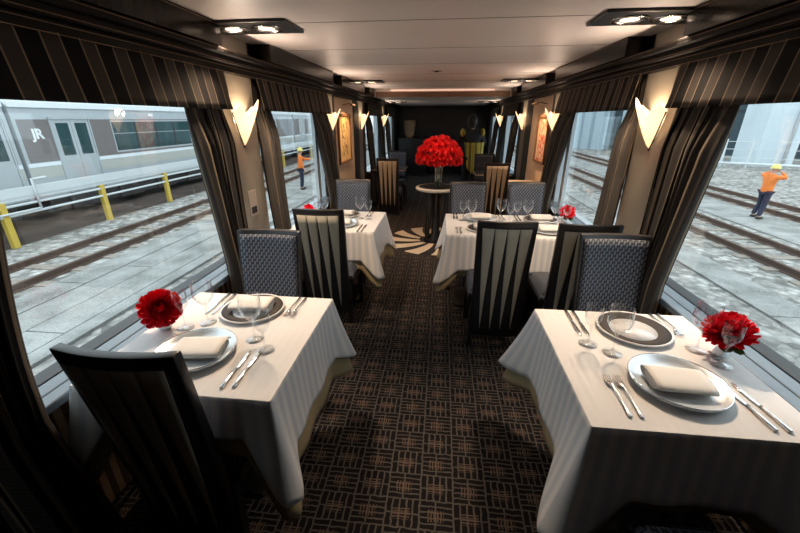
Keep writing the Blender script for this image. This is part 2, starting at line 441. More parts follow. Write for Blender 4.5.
# ------------------------------------------------------------ valances and curtains
SIDE = {-1: 'left', 1: 'right'}
WPOS = ['nearest', 'second', 'third', 'farthest']
def valance(sd, i, a, b):
    L = b - a; nz = 6
    def fn(u, v):
        y = a + u * L; f = .006 * sin(y * 2 * PI / .3 + 1.2 * sin(y * 2)) * (0.3 + .7 * (1 - v))
        return (sd * (1.335 - .02 + f * .8 - .035 * (1 - v)), y + .012 * sin(v * 5 + y * 4), 1.665 + v * .225)
    m = MB().slab(int(L / .0125), nz, fn, (-sd * .004, 0, 0), smooth=True)
    o = m.build('valance', M['valance'])
    return tag(o, 'dark striped fabric valance over the %s window in the %s wall' % (WPOS[i], SIDE[sd]), 'valance', 'striped valances over the windows')
def curtain(sd, label, ya, yb, yc, yd, ztop=1.88, x=1.325, zb=.06, flare=0, n=6, tie=None):
    """ya..yb at the top, yc..yd at the waist/bottom"""
    def fn(u, v):
        t = 1 - v                                        # 0 top, 1 bottom
        e = min(1, t / .68); e = e * e * (3 - 2 * e)
        y0 = ya + (yc - ya) * e; y1 = yb + (yd - yb) * e
        if flare and t > .66: y1 += flare * (t - .66) / .34
        y = y0 + u * (y1 - y0)
        ph = u * n * 2 * PI
        k_ = min(1, max(.15, (t - .10) / .12)); xx = x + .022 * (1 - k_) - .085 * min(1, max(0, (t - .12) / .5))
        return (sd * (xx + k_ * (.024 * sin(ph + .8 * sin(t * 3)) + .01 * sin(2.3 * ph))), y + .012 * cos(ph * 1.3), zb + v * (ztop - zb))
    m = MB().grid(n * 14, 26, fn, uvfn=lambda u, v: (u * n * .11 + .02, v * 1.8))
    o = m.build('curtain', M['curtain'])
    md = o.modifiers.new('thick', 'SOLIDIFY'); md.thickness = .004
    tag(o, label, 'curtain', 'striped window curtains')
    # tieback band
    if tie:
        e = 1; yy0, yy1 = yc - .01, yd + .01
        MB().slab(10, 1, lambda u, v: (sd * (x - .135 + .07 * (2 * u - 1) ** 2), yy0 + u * (yy1 - yy0), tie + v * .05), (-sd * .004, 0, 0), smooth=True).build('tieback', M['satin'], o)
    return o
for sd in (-1, 1):
    for i, (a, b) in enumerate(WIN):
        valance(sd, i, a - (.0 if i else .05), b)
curtain(-1, 'dark striped curtain at the left edge of the photo with gathered gold-edged tail', 0.5, 1.04, .5, .82, flare=.09, n=7, x=1.315)
curtain(-1, 'dark striped curtain between nearest left window and the front cream pillar', 2.03, 2.42, 2.04, 2.26, n=5)
curtain(-1, 'dark curtain at the near side of the second left window', 2.84, 3.13, 2.76, 2.98, n=4)
curtain(-1, 'grey patterned curtain at the far side of the second left window', 4.12, 4.68, 4.3, 4.66, n=5)
curtain(-1, 'narrow curtain at the near side of the third left window', 7.05, 7.5, 7.05, 7.4, n=4)
curtain(-1, 'narrow curtain at the far side of the third left window', 8.35, 8.8, 8.45, 8.8, n=4)
curtain(-1, 'small curtain at the farthest left window', 9.45, 9.95, 9.45, 9.85, n=4)
curtain(1, 'dark striped curtain at the near side of the nearest right window', .5, 1.06, .5, .95, n=7)
curtain(1, 'dark striped curtain between nearest right window and the front cream pillar', 1.93, 2.42, 1.98, 2.27, n=6)
curtain(1, 'dark curtain at the near side of the second right window', 2.84, 3.02, 2.72, 2.94, n=4)
curtain(1, 'grey patterned curtain at the far side of the second right window', 4.12, 4.68, 4.3, 4.66, n=5)
curtain(1, 'narrow curtain at the near side of the third right window', 7.05, 7.5, 7.05, 7.4, n=4)
curtain(1, 'narrow curtain at the far side of the third right window', 8.35, 8.8, 8.45, 8.8, n=4)
curtain(1, 'small curtain at the farthest right window', 9.45, 9.95, 9.45, 9.85, n=4)

# ------------------------------------------------------------ lights helper
def light(kind, name, loc, energy, col=(1, .78, .58), size=.05, target=None, spot=70, blend=.6, parent=None):
    d = bpy.data.lights.new(name, kind); d.energy = energy; d.color = col
    if kind == 'SPOT': d.spot_size = math.radians(spot); d.spot_blend = blend
    d.shadow_soft_size = size
    o = bpy.data.objects.new(name, d); C.objects.link(o); o.location = loc
    if target is not None:
        o.rotation_euler = (Vector(target) - Vector(loc)).to_track_quat('-Z', 'Y').to_euler()
    if parent: o.parent = parent
    return o

# ------------------------------------------------------------ wall sconces
def make_sconce():
    r = empty('wall_sconce'); tag(r, 'x', 'wall lamp')
    def rim(p):
        d = math.degrees(p)
        pts = [(0, .22), (20, .262), (50, .188), (92, .30), (130, .188), (162, .262), (180, .22)]
        for (a, h), (b, k) in zip(pts, pts[1:]):
            if a <= d <= b:
                t = (d - a) / (b - a); return h + (k - h) * t
        return .22
    def fn(u, v):                                        # local: +x away from the wall, z up from the tip
        p = u * PI; z = v * rim(p); q = (z / .26) ** .8
        return (.006 + .128 * q * sin(p) ** .8, -.10 * q * cos(p), z)
    s = MB().grid(32, 12, fn).build('shade', M['sconce'], r)
    md = s.modifiers.new('thick', 'SOLIDIFY'); md.thickness = .004
    MB().tube([(.004, .0, -.012), (.006, -.052, .09), (.008, -.103, .215)], .005, 6).build('edge_trim', M['satin'], r)
    MB().tube([(.004, .0, -.012), (.006, .052, .09), (.008, .103, .215)], .005, 6).build('edge_trim', M['satin'], r)
    MB().box(-.001, .006, -.03, .03, .04, .2).build('back_plate', M['satin'], r)
    return r
sconce = Pool(make_sconce)
for sd in (-1, 1):
    for i, y in enumerate((2.62, 4.79, 6.68, 9.16)):
        sconce((sd * (XW - .002), y, 1.435), 0 if sd < 0 else PI,
               'glowing white heart-shaped glass sconce on the %s cream pillar of the %s wall' % (WPOS[i], SIDE[sd]), 'heart-shaped wall sconces')
        light('POINT', 'sconce_light', (sd * (XW - .062), y, 1.435 + .17), 4.0, (1, .74, .50), .02)
        light('SPOT', 'sconce_uplight', (sd * (XW - .10), y, 1.435 + .25), 10, (1, .80, .66), .05, (sd * (XW - .80), y, CEIL), 165, 1)

# ------------------------------------------------------------ ceiling downlight plates
def make_plate():
    r = empty('ceiling_downlight'); tag(r, 'x', 'ceiling light')
    m = MB().box(.82, 1.34, -.15, .15, -.014, 0); m.build('plate', M['black'], r, bevel=.003)
    for x in (.99, 1.19):
        rg = MB().lathe([(.088, -.0135), (.090, -.020), (.074, -.020), (.070, -.014)], 28, (x, 0, 0)).build('ring', M['steel'], r)
        MB().lathe([(.046, -.017), (.044, -.019), (.0005, -.019)], 20, (x, 0, 0)).build('lamp', M['lamp'], r)
    return r
plate = Pool(make_plate)
for k, y in enumerate((2.40, 5.80)):
    for sd in (-1, 1):
        plate((0, y, CEIL - .0005), 0 if sd > 0 else PI, 'black ceiling plate with two round downlights, the %s one on the %s side' % (('near', 'farther')[k], SIDE[sd]), 'twin downlight plates')
for sd in (-1, 1):
    plate((0, 9.3, 1.98 - .0005), 0 if sd > 0 else PI, 'small black ceiling plate at the far end of the carriage, %s side' % SIDE[sd], 'twin downlight plates')
vt = empty('ceiling_sensor', (-.05, 4.7, CEIL - .001)); tag(vt, 'small round recessed fitting in the middle of the ceiling', 'ceiling fitting')
MB().lathe([(.0005, -.004), (.045, -.004), (.06, 0)], 20).build('rim', M['steel'], vt)
MB().lathe([(.0005, -.012), (.018, -.012), (.02, -.004)], 16).build('lens', M['satin'], vt)

# ------------------------------------------------------------ pictures, picture lamps, plates on the pillars
for sd in (-1, 1):
    x = sd * (XW + .004)
    def bx(m, a, b, y0, y1, z0, z1): return m.box(min(a, b), max(a, b), y0, y1, z0, z1)
    pf = MB(); xa, xb = x, x - sd * .03
    ya, yb, za, zb = (5.15, 5.85, 1.02, 1.68) if sd < 0 else (4.99 + .08, 5.62, 1.06, 1.66)
    for q in ((ya, yb, za, za + .035), (ya, yb, zb - .035, zb), (ya, ya + .035, za, zb), (yb - .035, yb, za, zb)): bx(pf, xa, xb, *q)
    fo = pf.build('framed_picture', M['wood'], bevel=.004)
    tag(fo, 'framed gold picture with dark brush marks on the left wall' if sd < 0 else 'framed pale picture with red and green marks on the right wall', 'picture')
    bx(MB(), x - sd * .001, x - sd * .012, ya + .03, yb - .03, za + .03, zb - .03).build('picture', picture_mat('gold_brushwork' if sd < 0 else 'red_green_brushwork', (.72, .50, .22) if sd < 0 else (.75, .62, .42), (.12, .06, .02) if sd < 0 else (.55, .06, .03), 0 if sd < 0 else 3), fo)
    yc = (ya + yb) / 2
    pl = empty('picture_lamp', (x, yc, 1.79)); tag(pl, 'slim brass lamp arm above the picture on the %s wall' % SIDE[sd], 'picture lamp')
    MB().tube([(0, 0, 0), (-sd * .1, 0, .02), (-sd * .15, 0, 0)], .006, 6).build('arm', M['gold'], pl)
    MB().tube([(-sd * .15, -.14, 0), (-sd * .15, .14, 0)], .014, 8).build('lamp_tube', M['gold'], pl)
    light('SPOT', 'picture_light', (x - sd * .22, yc, 1.80), 13, (1, .64, .34), .03, (x, yc, 1.2), 110, .8)
np_ = MB().box(-XW - .001, -XW + .006, 2.57, 2.69, .93, 1.12); no = np_.build('wall_plate', M['notice'], bevel=.003)
tag(no, 'small pale plate low on the front left cream pillar', 'wall plate')
MB().box(-XW + .005, -XW + .008, 2.59, 2.67, .95, 1.0).build('slot', M['satin'], no)

# ------------------------------------------------------------ dining chairs (face +y)
def make_chair():
    r = empty('dining_chair'); tag(r, 'x', 'chair')
    def yb(x, z): return -.215 - .115 * max(0, (z - .12)) ** 1.25 / .88 - .028 * (1 - (x / .2) ** 2)
    def hw(z): return .174 + .017 * z
    def panel(m, fx0, fx1, z0, z1, off, th, nx=10, nz=10, taper=None, smooth=True):
        def fn(u, v):
            z = z0 + v * (z1 - z0); a, b = (fx0, fx1)
            if taper: c = a + (b - a) * taper[2]; k = taper[0] + (taper[1] - taper[0]) * v; a, b = c + (a - c) * k, c + (b - c) * k
            x = (a + u * (b - a)) * hw(z)
            return (x, yb(x, z) + off, z)
        return m.slab(nx, nz, fn, (0, th, 0), smooth=smooth)
    # frame: black slab, all round
    panel(MB(), -1, 1, .10, 1.0, -.018, .036).build('back_frame', M['frame'], r, bevel=.004)
    panel(MB(), -.90, .90, .48, .975, .016, .014).build('backrest', M['hound'], r)
    bp = panel(MB(), -.86, .86, .15, .965, -.0205, .004).build('back_panel', M['blackcloth'], r)
    for k in range(4):
        a = -.83 + k * .415
        panel(MB(), a, a + .40, .17, .955, -.0245, .005, nx=4, nz=12, taper=(.06, 1, .5)).build('back_stripe', M['wedge'], r)
    def seat(u, v):
        x = (u - .5) * .40; y = -.20 + v * .40; k = 1 - (2 * u - 1) ** 6; q = 1 - (2 * v - 1) ** 6
        return (x, y, .415 + .055 * min(k, q) ** .3 + .008 * sin(PI * u) * sin(PI * v))
    m = MB().grid(14, 14, seat)
    m.box(-.198, .198, -.198, .2, .395, .418)
    m.build('seat', M['hound'], r)
    MB().box(-.205, .205, -.2, .205, .335, .398).build('seat_frame', M['frame'], r, bevel=.006)
    for sx in (-1, 1):
        MB().prism([(sx * .200, .0), (sx * .166, .0), (sx * .160, .34), (sx * .204, .34)], 'y', .16, .20).build('leg', M['frame'], r, bevel=.003)
        MB().add([(sx * .165, -.245, 0), (sx * .197, -.245, 0), (sx * .197, -.205, 0), (sx * .165, -.205, 0),
                  (sx * .155, -.225, .34), (sx * .185, -.225, .34), (sx * .185, -.18, .34), (sx * .155, -.18, .34)],
                 [(0, 3, 2, 1), (4, 5, 6, 7), (0, 1, 5, 4), (1, 2, 6, 5), (2, 3, 7, 6), (3, 0, 4, 7)]).build('leg', M['frame'], r)
    return r
chair = Pool(make_chair)
# the back's top edge stands .33 behind the seat centre
CH = 'dining chairs with striped backs and patterned fronts'
def chair_back_at(x, y, face, label):      # y of the top of the back; face +1 looks to +y
    chair((x, y + face * .335, 0), 0 if face > 0 else PI, label, CH)
chair_back_at(-.865, .80, 1, 'black-framed chair with its dark striped back to us at the near left table')
chair_back_at(-.955, 2.03, -1, 'chair with patterned front facing us at the far side of the near left table')
chair_back_at(1.04, 2.15, -1, 'chair with patterned front facing us at the far side of the near right table')
chair((.87, .665, 0), 0, 'patterned seat cushion of the chair tucked at the bottom edge before the near right table', CH)
chair_back_at(-.845, 2.60, 1, 'chair with beige and black wedge back in front of the second left table')
chair_back_at(.48, 2.38, 1, 'aisle-side chair with beige and black wedge back before the second right table')
chair_back_at(.985, 2.36, 1, 'window-side chair with wedge back, half hidden, before the second right table')
chair_back_at(-.90, 4.02, -1, 'patterned chair facing us behind the second left table')
chair_back_at(.33, 3.98, -1, 'aisle-side patterned chair facing us behind the second right table')
chair_back_at(.93, 4.05, -1, 'window-side patterned chair facing us behind the second right table')
chair_back_at(-.86, 6.40, 1, 'chair with warm lit striped back in the third row on the left')
chair_back_at(.88, 5.86, 1, 'chair with warm lit striped back in the third row on the right')
chair_back_at(-.85, 7.95, -1, 'far patterned chair facing us behind the third left table')
chair_back_at(.85, 7.45, -1, 'far patterned chair facing us behind the third right table')

# ------------------------------------------------------------ tables and cloths
TZ = .735
def cloth_mesh(x0, x1, y0, y1, z, drops, corner, flare=.02, cflare=.075, rows=14, seed=0, wave=.006, R=.11):
    """drops: [near(y0), right(x1), far(y1), left(x0)]"""
    rnd = random.Random(seed); per = []
    cor = [(x0, y0), (x1, y0), (x1, y1), (x0, y1)]; nrm = [(0, -1), (1, 0), (0, 1), (-1, 0)]
    for s_ in range(4):
        a = Vector(cor[s_]); b = Vector(cor[(s_ + 1) % 4]); L = (b - a).length; n = Vector(nrm[s_]); tn = (b - a) / L
        N = max(16, int(L / .012))
        for i in range(N + 1):
            d = L * i / N
            ca = max(0, 1 - d / R) ** .8; cb = max(0, 1 - (L - d) / R) ** .8; ca = ca * ca * (3 - 2 * ca); cb = cb * cb * (3 - 2 * cb)
            c = max(ca, cb)
            out = n * (flare + (cflare) * c) + tn * (cflare * .75 * (cb - ca))
            per.append((a + tn * d, drops[s_] + (corner - drops[s_]) * c ** .8, out, d + s_ * 3, c))
    n = len(per); vs = []; uvs = []
    for j in range(rows + 1):
        t = j / rows
        for k, (p, dr, out, d, c) in enumerate(per):
            r_ = min(1, t * 8)
            w = wave * sin(d * 24 + seed) * t * (1 - c)
            q = p + out * (t ** 1.25) + out.normalized() * (w + .004 * r_)
            zz = z - dr * t - (0 if j else 0)
            if j == 0: q = p
            vs.append((q.x, q.y, zz)); uvs.append((d, zz))
    m = MB()
    m.add(vs, [(j * n + k, j * n + (k + 1) % n, (j + 1) * n + (k + 1) % n, (j + 1) * n + k) for j in range(rows) for k in range(n)], True, uvs)
    m.grid(2, 2, lambda u, v: (x0 + u * (x1 - x0), y0 + v * (y1 - y0), z + .0002), smooth=False)
    return m
def table(key, x0, x1, y0, y1, drops, corner, udrops, ucorner, where, seed=1, R=.11, cf=.075):
    t = empty('dining_table', ((x0 + x1) / 2, (y0 + y1) / 2, 0)); tag(t, 'cloth-covered dining table, ' + where, 'table', 'dining tables')
    hx, hy = (x1 - x0) / 2 - .012, (y1 - y0) / 2 - .012
    MB().box(-hx, hx, -hy, hy, .70, TZ - .012).build('tabletop', M['satin'], t)
    for px in ((0,) if hx < .5 else (-.3, .3)):
        MB().box(px - .04, px + .04, -.04, .04, .02, .70).build('pedestal', M['satin'], t)
        MB().box(px - .16, px + .16, -.2, .2, 0, .02).build('foot', M['satin'], t, bevel=.004)
    e = .006
    u = cloth_mesh(x0 + e, x1 - e, y0 + e, y1 - e, TZ - .006, udrops, ucorner, .012, cf * .9, seed=seed + 5, R=R).build('underlay_cloth', M['under'])
    tag(u, 'olive-beige under cloth showing below the white cloth of the ' + where.replace('the ', '', 1), 'tablecloth', 'beige under cloths')
    md = u.modifiers.new('thick', 'SOLIDIFY'); md.thickness = .002; md.offset = -1
    cm = cloth_mesh(x0, x1, y0, y1, TZ, drops, corner, cflare=cf, seed=seed, R=R); c = cm.build('tablecloth', M['cloth'], mat2=M['cloth_top'], from_face=len(cm.f) - 4)
    md = c.modifiers.new('thick', 'SOLIDIFY'); md.thickness = .002; md.offset = -1
    tag(c, 'white satin-striped tablecloth on the ' + where.replace('the ', '', 1), 'tablecloth', 'white tablecloths')
table('L1', -1.235, -.497, .935, 1.70, [.16, .29, .2, .15], .375, [.24, .42, .3, .3], .47, 'the near left table beside the window', 1)
table('R1', .530, 1.215, .935, 1.70, [.27, .15, .2, .29], .375, [.31, .3, .3, .36], .47, 'the near right table beside the window', 2, R=.17, cf=.108)
table('L2', -1.235, -.497, 2.94, 3.66, [.26, .29, .2, .15], .385, [.34, .42, .3, .3], .47, 'the second left table beside the window', 3)
table('R2', .105, 1.235, 2.93, 3.66, [.30, .15, .2, .29], .40, [.34, .3, .3, .40], .48, 'the wide second right table for four', 4)
def bare_table(x, y, label):
    t = empty('side_table', (x, y, 0)); tag(t, label, 'table')
    MB().box(-.30, .30, -.3, .3, .71, .735).build('tabletop', M['satin'], t)
    MB().box(-.302, .302, -.302, .302, .716, .730).build('pale_edge', M['peach'], t)
    MB().box(-.04, .04, -.04, .04, .02, .71).build('pedestal', M['satin'], t); MB().box(-.18, .18, -.18, .18, 0, .02).build('foot', M['satin'], t)
bare_table(-.93, 7.3, 'dark bare table with pale edge beyond the third row chair on the left')
bare_table(.93, 6.85, 'dark bare table with pale edge beyond the third row chair on the right')


# ------------------------------------------------------------ tableware
def make_silver_plate():
    r = empty('charger_plate'); tag(r, 'x', 'plate')
    MB().lathe([(.0005, .004), (.10, .004), (.115, .006), (.138, .014), (.150, .026), (.153, .026), (.148, .012), (.12, .0015), (.0005, .0015)], 48).build('dish', M['silver'], r)
    MB().lathe([(.150, .026), (.153, .0275), (.1535, .0245)], 48).build('rim', M['steel'], r)
    return r
def make_dark_plate():
    r = empty('charger_plate'); tag(r, 'x', 'plate')
    MB().lathe([(.0005, .006), (.095, .006), (.095, .003), (.0005, .003)], 48).build('centre', M['porcelain'], r)
    MB().lathe([(.094, .0065), (.108, .009), (.143, .015), (.143, .008), (.108, .003), (.094, .002)], 48).build('brown_rim', M['brownrim'], r)
    MB().lathe([(.142, .0155), (.151, .017), (.151, .012), (.12, .001), (.09, .0005)], 48).build('outer_edge', M['porcelain'], r)
    return r
def make_napkin():
    # a folded napkin: three flattened layers rolled around each other, openings facing +-x
    m = MB(); pts = []
    for k in range(70):
        t = k / 69; a = t * 2 * PI * 2.6; s = 1 - .62 * t
        c, q = cos(a), sin(a)
        px = .072 * s * math.copysign(abs(c) ** .55, c); pz = .019 * s * math.copysign(abs(q) ** .8, q)
        pts.append((px, .020 + pz))
    L = .092
    def fn(u, v):
        i = u * 69; k = int(min(68, i)); f = i - k; p = pts[k]; q = pts[k + 1]
        w = .003 * sin(u * 9) * (2 * v - 1)
        return ((v - .5) * 2 * L * (1 - .02 * u) + w, p[0] + (q[0] - p[0]) * f, p[1] + (q[1] - p[1]) * f)
    m.grid(138, 8, fn)
    o = m.build('napkin', M['napkin'])
    md = o.modifiers.new('thick', 'SOLIDIFY'); md.thickness = .0035
    tag(o, 'x', 'napkin'); return o
def blade(m, st, z0=0, th=.0018):
    """stations (y, half width, z)"""
    n = len(st); vs = []
    for y, w, z in st: vs += [(-w, y, z0 + z), (w, y, z0 + z), (w * .6, y, z0 + z + th), (-w * .6, y, z0 + z + th)]
    fs = [(4 * k + a, 4 * k + (a + 1) % 4, 4 * k + 4 + (a + 1) % 4, 4 * k + 4 + a) for k in range(n - 1) for a in range(4)]
    fs += [(3, 2, 1, 0), tuple(4 * (n - 1) + a for a in range(4))]
    return m.add(vs, fs, True)
def make_fork():
    r = empty('fork'); tag(r, 'x', 'fork')
    m = MB(); blade(m, [(-.10, .004, .003), (-.097, .0075, .002), (-.08, .0078, .002), (-.05, .0045, .004), (-.01, .0028, .008), (.035, .0028, .010), (.045, .007, .009), (.055, .0115, .007), (.066, .0125, .006)], th=.003)
    m.build('handle', M['steel'], r)
    m = MB()
    for x in (-.0105, -.0035, .0035, .0105):
        mm = MB(); blade(mm, [(.064, .0022, .0055), (.085, .0017, .004), (.103, .0009, .009)]); b = len(m.v); m.v += [v + Vector((x, 0, 0)) for v in mm.v]; m.f += [[b + i for i in f] for f in mm.f]
    m.build('tines', M['steel'], r)
    return r
def make_knife():
    r = empty('table_knife'); tag(r, 'x', 'knife')
    blade(MB(), [(-.115, .005, .001), (-.112, .008, .001), (-.08, .0078, .001), (-.02, .0052, .001), (-.005, .004, .001)], th=.007).build('handle', M['steel'], r)
    m = MB(); blade(m, [(-.008, .0035, .002), (.0, .0075, .002), (.06, .0095, .002), (.095, .0075, .002), (.115, .001, .002)], th=.0014); m.build('blade', M['steel'], r)
    return r
def make_glass(big):
    h, R, st = (.205, .046, .085) if big else (.18, .034, .08)
    prof = [(.0005, .004), (.008, .004), (.036 if big else .032, .0012), (.037 if big else .033, .0002), (.0370, .0018), (.008, .0065), (.0045, .014), (.0035, .03), (.0035, st - .01), (.006, st)]
    H = h - st
    for t in (.06, .16, .3, .45, .6, .75, .9, 1):
        prof.append((R * (math.sin(min(1, t * 1.75) * PI / 2) ** .8) * (1 - .16 * max(0, t - .5)), st + H * t))
    def mk():
        r = empty('wine_glass' if big else 'water_glass'); tag(r, 'x', 'glass')
        MB().lathe(prof[:10], 24).build('stem_and_foot', M['wglass'], r)
        MB().lathe(prof[9:], 28).build('bowl', M['wglass'], r)
        return r
    return mk
silver_plate, dark_plate = Pool(make_silver_plate), Pool(make_dark_plate)
napkin, fork, knife, big_glass, small_glass = Pool(make_napkin), Pool(make_fork), Pool(make_knife), Pool(make_glass(True)), Pool(make_glass(False))
ZP = TZ + .0015
def setting(where, face, plate_xy, pk, nap, forks, knives, glasses):
    """face +1: the guest looks to +y. pk plate kind"""
    px, py = plate_xy; rz = 0 if face > 0 else PI
    (silver_plate if pk == 's' else dark_plate)((px, py, ZP), rz, ('silver charger plate' if pk == 's' else 'dark-rimmed charger plate') + ' at ' + where, 'charger plates')
    if nap:
        napkin((px + nap[0], py + nap[1], ZP + (.0065 if pk == 's' else .0085)), nap[2], 'folded white napkin at ' + where, 'folded napkins')
    for k, (x, y, a) in enumerate(forks):
        fork((x, y, ZP), rz + a, '%s silver fork at %s' % (('outer', 'inner')[k], where), 'forks')
    for k, (x, y, a) in enumerate(knives):
        knife((x, y, ZP), rz + a, '%s silver knife at %s' % (('outer', 'inner')[k], where), 'knives')
    for k, (x, y) in enumerate(glasses):
        (big_glass if k == 0 else small_glass)((x, y, ZP), 0, ('large wine glass' if k == 0 else 'smaller stemmed glass') + ' at ' + where, 'stemmed glasses')
setting('the near place of the front left table', 1, (-.905, 1.165), 's', (.02, .0, .12), [], [(-.655, 1.10, .03), (-.695, 1.09, .03)], [(-.722, 1.291), (-.640, 1.215)])
setting('the far place of the front left table', -1, (-.85, 1.535), 'd', (-.005, .01, .06), [(-.636, 1.585, 0), (-.668, 1.585, 0)], [(-1.06, 1.58, 0), (-1.025, 1.58, 0)], [(-1.0, 1.40), (-1.075, 1.345)])
setting('the near place of the front right table', 1, (.895, 1.165), 's', (-.005, -.005, PI - .06), [(.665, 1.085, 0), (.70, 1.085, 0)], [(1.105, 1.085, .06), (1.065, 1.085, .06)], [(1.10, 1.405), (1.135, 1.31)])
setting('the far place of the front right table', -1, (.915, 1.535), 'd', None, [(1.10, 1.60, 0), (1.065, 1.60, 0)], [(.672, 1.575, 0), (.705, 1.575, 0)], [(.753, 1.345), (.679, 1.403)])
setting('the near place of the second left table', 1, (-.83, 3.14), 's', (0, 0, .1), [(-1.06, 3.06, 0), (-1.03, 3.06, 0)], [(-.60, 3.05, 0), (-.635, 3.05, 0)], [(-.70, 3.38), (-.615, 3.36)])
setting('the far place of the second left table', -1, (-.88, 3.48), 'd', (0, 0, 0), [(-.62, 3.52, 0), (-.65, 3.52, 0)], [(-1.09, 3.52, 0), (-1.06, 3.52, 0)], [(-1.03, 3.33), (-1.1, 3.36)])
setting('the near aisle-side place of the second right table', 1, (.43, 3.12), 'd', (0, 0, 0), [(.195, 3.06, 0), (.225, 3.06, 0)], [(.62, 3.06, 0), (.65, 3.06, 0)], [(.60, 3.42), (.67, 3.34)])
setting('the far aisle-side place of the second right table', -1, (.42, 3.48), 's', (0, 0, .05), [(.64, 3.53, 0), (.61, 3.53, 0)], [(.18, 3.55, 0), (.21, 3.55, 0)], [(.33, 3.35), (.255, 3.41)])
setting('the near window-side place of the second right table', 1, (.96, 3.12), 's', (0, 0, .05), [(.75, 3.06, 0), (.78, 3.06, 0)], [(1.155, 3.06, 0), (1.185, 3.06, 0)], [(1.07, 3.40), (1.15, 3.33)])
setting('the far window-side place of the second right table', -1, (.975, 3.49), 'd', (0, 0, 0), [(1.17, 3.53, 0), (1.2, 3.53, 0)], [(.76, 3.53, 0), (.79, 3.53, 0)], [(.83, 3.40), (.745, 3.43)])

# ------------------------------------------------------------ flowers
def petal(m, base, direc, up, L, W, curl):
    direc = direc.normalized(); side = direc.cross(up).normalized(); n = side.cross(direc).normalized()
    vs = []
    for k, (t, w) in enumerate(((0, .4), (.35, .95), (.75, 1.1), (1, .7))):
        c = base + direc * (L * t) + n * (curl * t * t)
        vs += [c - side * W * w, c + n * (-.6 * W * w), c + side * W * w]
    m.add(vs, [(3 * k, 3 * k + 1, 3 * k + 4, 3 * k + 3) for k in range(3)] + [(3 * k + 1, 3 * k + 2, 3 * k + 5, 3 * k + 4) for k in range(3)])
def blossom_mesh(R, axis, rings, rnd):
    m = MB(); axis = Vector(axis).normalized()
    a = axis.cross(Vector((.3, .2, 1))).normalized(); b = axis.cross(a)
    for el, n, L in rings:
        for i in range(n):
            t = 2 * PI * (i + rnd.random() * .5) / n + el
            e = math.radians(el + rnd.uniform(-7, 7))
            d = (a * cos(t) + b * sin(t)) * cos(e) + axis * sin(e)
            petal(m, axis * R * .12 * sin(max(e, 0)), d, axis, R * L * rnd.uniform(.9, 1.06), R * .17, R * .16)
    return m
def dahlia(loc, axis, R, label, vlabel, leaf=False, big=True):
    rnd = random.Random(int(abs(loc[0] * 100 + loc[1] * 10)))
    lx, ly, lz = loc
    vs = empty('bud_vase', (lx, ly, ZP)); tag(vs, vlabel, 'vase')
    k = 1 if big else .75
    MB().lathe([(.0005, .003), (.026 * k, .003), (.030 * k, .01), (.022 * k, .03), (.019 * k, .045), (.024 * k, .06 * k), (.0225 * k, .06 * k), (.017 * k, .045), (.02 * k, .03), (.027 * k, .012), (.0005, .006)], 20).build('body', M['silver'], vs)
    r = empty('dahlia_flower', loc); tag(r, label, 'flower')
    ax = Vector(axis).normalized()
    rings = [(-34, 15, .88), (-18, 17, .96), (-3, 19, 1), (12, 19, .98), (26, 18, .95), (40, 16, .9), (54, 13, .82), (70, 9, .7)] if big else [(-20, 12, .95), (10, 14, 1), (40, 10, .9), (65, 6, .75)]
    blossom_mesh(R, ax, rings, rnd).build('blossom', M['petal'], r)
    MB().ellipsoid(ax * R * .42, R * .18, R * .18, R * .18, 8, 6).build('flower_heart', M['heart'], r)
    dz = ZP + .02 - lz
    MB().tube([(0, 0, 0), (-.2 * ax.x * .02, 0, dz * .5), (0, 0, dz)], .003, 6).build('stem', M['stem'], r)
    if leaf:
        for a0, ll in ((-.5, .07), (-1.3, .065), (.3, .06)):
            d = Vector((cos(a0 - .8), sin(a0 - .8), -.45)); lm = MB()
            petal(lm, Vector((0, 0, -.03)), d, Vector((0, 0, 1)), ll, .022, .01); lf = lm.build('leaf', M['green'], r)
            md = lf.modifiers.new('thick', 'SOLIDIFY'); md.thickness = .001
dahlia((-1.165, 1.335, .832), (.55, -.7, .75), .088, 'red dahlia bloom facing us in a low vase by the near left window', 'small silver vase under the dahlia on the near left table')
dahlia((1.175, 1.375, .838), (-.15, .15, 1), .090, 'red dahlia with green leaves on the near right table by the window', 'small silver vase under the dahlia on the near right table', leaf=True)
dahlia((-1.14, 3.22, .84), (.3, -.5, 1), .06, 'small red flower on the second left table by the window', 'small vase on the second left table', big=False)
dahlia((1.185, 3.42, .83), (-.3, -.5, 1), .072, 'small red flower on the second right table by the window', 'small vase on the second right table', leaf=True, big=False)

# ------------------------------------------------------------ round flower table, rug, vase, bouquet
RX, RY = -.01, 5.12
rg = MB().lathe([(.0005, .006), (.64, .006), (.655, .0005)], 56).build('round_rug', rug_mat(), loc=(RX - .02, RY, .001)); tag(rg, 'round black and cream starburst rug under the flower table', 'rug')
rt = empty('round_table', (RX, RY, 0)); tag(rt, 'small round marble-edged table holding the big bouquet', 'table')
MB().lathe([(.0005, .715), (.27, .715), (.285, .725), (.285, .750), (.275, .757), (.235, .757)], 48).build('tabletop', M['marble'], rt)
MB().lathe([(.24, .7575), (.0005, .7575)], 40).build('inlay', M['matblack'], rt)
MB().lathe([(.10, .715), (.06, .60), (.055, .1), (.16, .03), (.17, .007), (.0005, .007)], 32).build('pedestal', M['black'], rt)
for k in range(8):
    a = k * PI / 4; MB().tube([(.13 * cos(a), .13 * sin(a), .03), (.13 * cos(a), .13 * sin(a), .715)], .010, 8).build('rod', M['satin'], rt)
va = empty('flower_vase', (RX + .02, RY, .7578)); tag(va, 'tall clear glass vase holding the red bouquet', 'vase')
MB().lathe([(.0005, .002), (.045, .002), (.05, .01), (.048, .12), (.055, .24), (.075, .34), (.072, .34), (.052, .24), (.045, .12), (.045, .02), (.0005, .014)], 28).build('body', M['vglass'], va)
